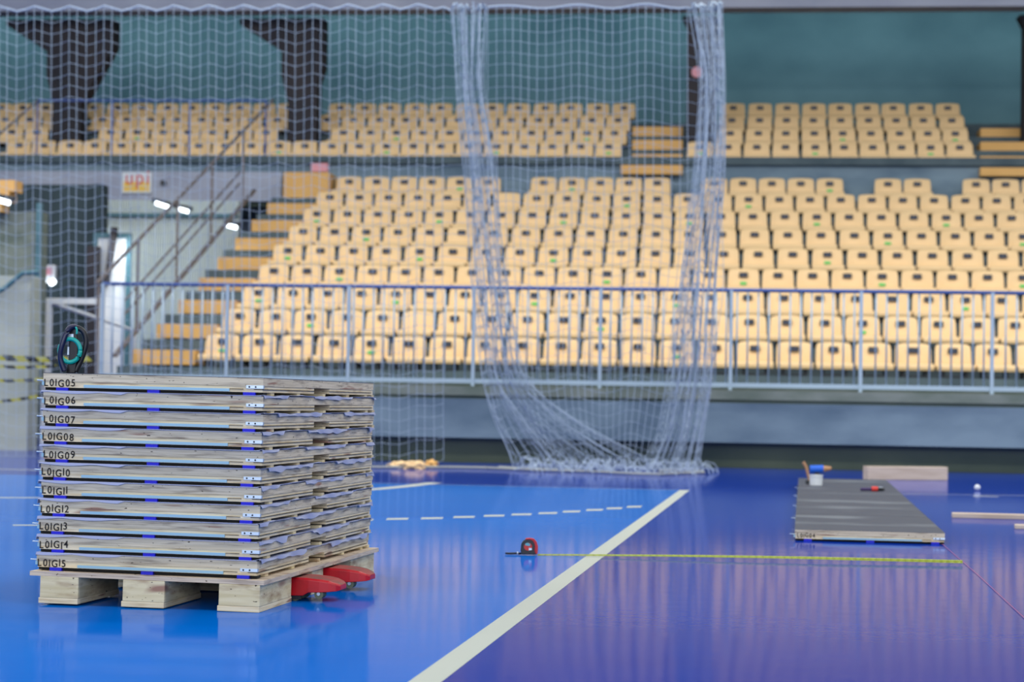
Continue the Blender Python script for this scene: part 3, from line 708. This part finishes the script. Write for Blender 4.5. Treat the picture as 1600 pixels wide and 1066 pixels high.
# wood scraps and crumpled paper under the left net
for (px,py,w_,h_,lab) in ((622,731,0.13,0.05,'crumpled tan scrap on the floor, leftmost of the three below the net'),(646,733,0.17,0.065,'largest crumpled tan scrap on the floor below the net'),(673,731,0.09,0.06,'small round tan scrap, rightmost of the three below the net')):
    p = flr(px,py); bm_ = bmesh.new(); bmesh.ops.create_icosphere(bm_, subdivisions=3, radius=1)
    rd = random.Random(px)
    for v in bm_.verts:
        v.co *= 1+0.35*math.sin(v.co.x*5+px)*math.cos(v.co.z*6+v.co.y*4)*rd.uniform(0.6,1); v.co.x *= w_*0.75; v.co.y *= 0.06; v.co.z = max(-0.4,v.co.z)*h_*0.9
    zmin = min(v.co.z for v in bm_.verts)
    me = bpy.data.meshes.new('scrap'); bm_.to_mesh(me); bm_.free(); me.materials.append(M['tread'] if px == 673 else M['seat']); o = bpy.data.objects.new('paper_scrap', me); C.objects.link(o); o.location = p+Vector((0,0,-zmin)); tag(o,lab,'scrap','tan scraps below the net')
# ------------------------------------------------------------------ left end: opening below the upper stand
struct(front_box('wall_left', mat('light_concrete', srgb(172,178,170), 0.85, 0, 0.2, (srgb(150,158,152),(1,1,2),1.0,0.35,0.7)), -160,430,45,708, 22.8,0.35))
struct(front_box('wall_side', M['concrete_warm'], -160,330,60,600, 26.0,0.3))
b = MB(); b.box(-24,-7.95, 37.0,37.2, 0,4.75); struct(b.build('wall_passage', M['corr']))
b = MB(); b.box(-24,-6.9, 34.4,37.0, 4.05,4.2); struct(b.build('ceiling_passage', M['recess']))
b = MB(); xx = at(146,500,31).x; b.box(-20,xx, 31.0,31.2, 0,4.05); b.box(xx-0.02,xx+0.12,30.9,31.25,0,4.05); struct(b.build('wall_inner', mat('dark_teal_wall', srgb(66,80,84), 0.85, 0, 0.2, (srgb(52,64,68),(1,1,0.3),1.0,0.35,0.7))))
m = MB(); xq = at(142,500,30.2).x; m.box(xq-0.09,xq+0.07,30.2,30.4,0,3.0); m.prism([(xq+0.07,2.25),(xq+0.25,2.45),(xq+0.36,3.3),(xq+0.28,3.3),(xq+0.20,2.55),(xq+0.07,2.42)],30.22,30.36); struct(m.build('trim_10', M['dark']))
# white cladding : ribbed, as real ribs
m = MB(); xa_, xb_ = at(152,400,33).x, at(372,400,33).x; n = 60
for k in range(n):
    u0, u1 = xa_+(xb_-xa_)*k/n, xa_+(xb_-xa_)*(k+0.55)/n; m.box(u0,u1,32.97,33.02,0,4.0)
m.box(xa_,xb_,33.0,33.1,0,4.0); tag(m.build('cladding_wall', M['corr']),'ribbed white cladding wall behind the left aisle stairs','wall panel')
def door(px0,py0,px1,py1,Y):
    a_ = at(px0,py0,Y); b_ = at(px1,py0,Y); r_ = thing('door','bright white door left of the aisle stairs under the upper stand','door',(a_.x,Y,0))
    wd = b_.x-a_.x; hh = a_.z
    m = MB(); m.box(0,wd,0,0.05,0.0,hh); m.build('leaf', M['white'], r_, bevel=0.005)
    m = MB(); m.box(-0.07,0.0,-0.02,0.07,0,hh+0.08); m.box(wd,wd+0.07,-0.02,0.07,0,hh+0.08); m.box(0,wd,-0.02,0.07,hh,hh+0.08); m.build('frame', M['handrail_teal'], r_)
    m = MB(); m.tube([(wd-0.08,-0.05,1.0),(wd-0.18,-0.05,1.0)],0.012,8); m.build('handle', M['steel'], r_)
door(153,372,198,500,30.4)
m = MB(); xq = at(63,370,26.0).x; m.box(xq-0.04,xq+0.03,25.93,26.0,0,at(63,318,26).z); struct(m.build('trim_11', M['handrail_teal']))
m = MB(); m.box(xa_,xb_,32.90,32.96,at(250,336,32.9).z-0.03,at(250,336,32.9).z+0.03); struct(m.build('trim_12', M['handrail_teal']))
# fluorescent tubes under the ceiling of the opening
for i,(x0_,y0_,x1_,y1_,Y,lab) in enumerate(((243,317,266,325,32.6,'glowing tube light under the parapet, left one of the pair'),(278,326,294,331,32.6,'glowing tube light under the parapet, right one of the pair'),(355,352,370,356,31,'small glowing light beside the upper end of the aisle stairs'),(-8,311,15,317,25.5,'glowing tube light at the far left edge'))):
    a_ = at(x0_,y0_,Y); b_ = at(x1_,y1_,Y); r_ = thing('tube_light', lab, 'lamp', tuple(a_), 0, 'tube lights under the stand')
    d = b_-a_; m = MB(); m.tube([Vector((0,0,0)),d],0.035,10); m.build('tube', M['lamp'], r_)
    m = MB(); m.tube([Vector((-0.06,0.02,0.05)),d+Vector((0.06,0.02,0.05))],0.04,8); m.build('housing', M['bracket'], r_)
for (lx,ly,lz,e) in ((-11.5,32.0,3.6,90),(-8.9,30.0,3.2,36)):
    l = bpy.data.lights.new('tube_glow','AREA'); l.size = 1.2; l.size_y=0.1; l.shape='RECTANGLE'; l.energy = e; l.color=(0.9,0.97,1); o = bpy.data.objects.new('tube_glow_light', l); C.objects.link(o); o.location=(lx,ly,lz)
# emergency lamp box
a_ = at(66,414,30.88); b_ = at(86,440,30.88)
r_ = thing('emergency_lamp','white emergency lamp box with twin lamps and pink card on the dark wall at left','lamp',(a_.x,30.88,b_.z))
w_ = b_.x-a_.x; h_ = a_.z-b_.z
m = MB(); m.box(0,w_,0,0.1,0,h_); m.build('housing', M['white'], r_, bevel=0.01)
m = MB(); m.box(w_*0.25,w_*0.75,-0.01,0,h_*0.4,h_*0.85); m.build('card', M['cardpink'], r_)
for q_ in (0.15,0.85): m = MB(); m.tube([(w_*q_,-0.08,-0.03),(w_*q_,0.02,0.0)],0.045,12); m.build('lamp_head', M['lamp'], r_)
# handball goal, stored behind the tape
Yg = 26.5; gx = at(73,560,Yg).x; gz = at(90,466,Yg).z
r_ = thing('handball_goal','white goal frame standing behind the panel stack at left','goal',(gx,Yg,0))
m = MB(); m.box(-0.055,0.055,-0.04,0.04,0,gz); m.build('post', M['white'], r_)
m = MB(); m.box(0.05,0.72,-0.04,0.04,gz-0.08,gz); m.build('crossbar', M['white'], r_)
m = MB(); m.tube([(0.0,0.02,gz-0.05),(0.9,1.1,gz-0.40),(0.9,1.1,0.0)],0.03,8); m.build('back_stay', M['white'], r_)
# stair handrail
hx = -7.86; r_ = thing('stair_railing','brown sloping handrail beside the left aisle stairs','railing',(hx,0,0))
def hp(Y,z): return (0,Y,z)
def Yon(px): # point on plane x=hx seen at image column px
    r = ray(px,400); return hx/r.x*r.y
y0_, y1_ = Yon(152), Yon(372); z0_ = at(152,443,y0_).z; z1_ = at(372,209,y1_).z
def zl(Y,off=0): return z0_+(z1_-z0_)*(Y-y0_)/(y1_-y0_)-off
m = MB(); m.tube([hp(y0_,zl(y0_)),hp(y1_+2.2,zl(y1_+2.2))],0.024,8); m.build('handrail', M['railbrown'], r_)
for off in (0.62,0.80): m = MB(); m.tube([hp(y0_+1.2,zl(y0_+1.2,off)),hp(y1_,zl(y1_,off))],0.016,8); m.build('mid_rail', M['railbrown'], r_)
m = MB(); m.box(-0.03,0.03,0,0.001,0,0.001); m.f.clear(); m.v.clear(); m.mi.clear()
m.hexa([(-0.03,y0_+0.8,zl(y0_+0.8,1.22)),(0.03,y0_+0.8,zl(y0_+0.8,1.22)),(0.03,y1_+1,zl(y1_+1,1.22)),(-0.03,y1_+1,zl(y1_+1,1.22)),(-0.03,y0_+0.8,zl(y0_+0.8,1.18)),(0.03,y0_+0.8,zl(y0_+0.8,1.18)),(0.03,y1_+1,zl(y1_+1,1.18)),(-0.03,y1_+1,zl(y1_+1,1.18))]); m.build('stringer', M['railbrown'], r_)
for px in (155,216,276,329,377):
    Y = Yon(px); m = MB(); m.tube([hp(Y,zl(Y,1.25) if px > 160 else 0.0),hp(Y,zl(Y))],0.02,8); m.build('post', M['railbrown'], r_)
# guard rail of the upper stand, at left
Yq = 34.42; r_ = thing('guard_rail','thin blue guard rail in front of the upper left seats','railing',(0,Yq,0))
zt2 = at(240,157,Yq).z; xs = [at(p_,200,Yq).x for p_ in (58,175,296,415)]
m = MB(); m.tube([(xs[0],0,zt2),(xs[-1],0,zt2)],0.02,8); m.build('top_rail', M['railblue'], r_)
for x in xs: m = MB(); m.tube([(x,0,4.93),(x,0,zt2)],0.018,8); m.build('post', M['railblue'], r_)
m = MB(); m.tube([(xs[0],0,zt2-0.0),(xs[0]-0.9,-3.0,zt2-2.2)],0.02,8); m.build('sloping_rail', M['railbrown'], r_)
# sign on the parapet
a_ = at(193,272,34.15); b_ = at(233,299,34.15); w_ = b_.x-a_.x; h_ = a_.z-b_.z
r_ = thing('wall_sign','yellow and white sign with red lettering on the concrete parapet','sign',(a_.x,34.17,b_.z))
m = MB(); m.box(-0.03,w_+0.03,0,0.045,-0.03,h_+0.03); m.build('board', M['white'], r_)
m = MB(); m.box(0.0,w_,-0.004,0,0.0,h_*0.55); m.build('yellow_field', M['signyellow'], r_)
text_mesh('upi', 0.36, M['signred'], 'lettering', r_, (0.04,-0.006,h_*0.42), sx=0.92)
m = MB(); q_ = at(258,287,34.3); m.tube([(q_.x,34.16,q_.z),(q_.x,34.24,q_.z)],0.05,16); tag(m.build('loudspeaker', M['black']),'small round black disc on the parapet beside the yellow sign','speaker')
q_ = at(1089,112,36.0); m = MB(); m.tube([(q_.x,36.03,q_.z),(q_.x,36.08,q_.z)],0.10,16); tag(m.build('column_marker', M['cardpink']),'round pink marker on the dark column behind the net bunch','marker')
# teal sloping handrail on the left wall
m = MB(); m.tube([at(-20,465,22.7),at(8,450,22.7),at(35,427,22.7),at(62,425,22.7)],0.03,8); tag(m.build('handrail', M['handrail_teal']),'teal sloping handrail on the grey wall at the left edge','railing')
m = MB(); 
for px0,py0,px1,py1 in ((-30,285,35,303),(-30,303,26,318),(-30,318,14,334)):
    a_ = at(px0,py0,26); b_ = at(px1,py1,26); m.box(a_.x,b_.x,25.7,26.0,b_.z,a_.z)
tag(m.build('bleacher_steps', M['tread']),'ochre steps at the far left edge under the brown rail','stairs')
# hazard tapes
for i,(pa,pb,Y,lab) in enumerate(((( -20,557.5),(150,560),20.9,'uppermost black and yellow barrier tape behind the panel stack'),((-20,571),(88,572),21.2,'second black and yellow barrier tape at left'),((-20,593),(70,592),21.5,'third black and yellow barrier tape at left'),((-20,628),(72,616),21.8,'lowest sagging barrier tape at the left edge'))):
    a_ = at(*pa,Y); b_ = at(*pb,Y); m = MB(); h_ = 0.030 if i == 0 else 0.017; n = 16
    L_ = [a_.lerp(b_,k/n)-Vector((0,0,0.02*math.sin(math.pi*k/n))) - a_ for k in range(n+1)]
    for p_,q_ in zip(L_,L_[1:]): m.hexa([p_-Vector((0,0,h_)),q_-Vector((0,0,h_)),q_+Vector((0,0.002,-h_)),p_+Vector((0,0.002,-h_)),p_+Vector((0,0,h_)),q_+Vector((0,0,h_)),q_+Vector((0,0.002,h_)),p_+Vector((0,0.002,h_))])
    o = m.build('barrier_tape', M['hazard']); o.location = a_; tag(o, lab, 'barrier tape', 'barrier tapes at the left')
print('SEATS', seat_count)
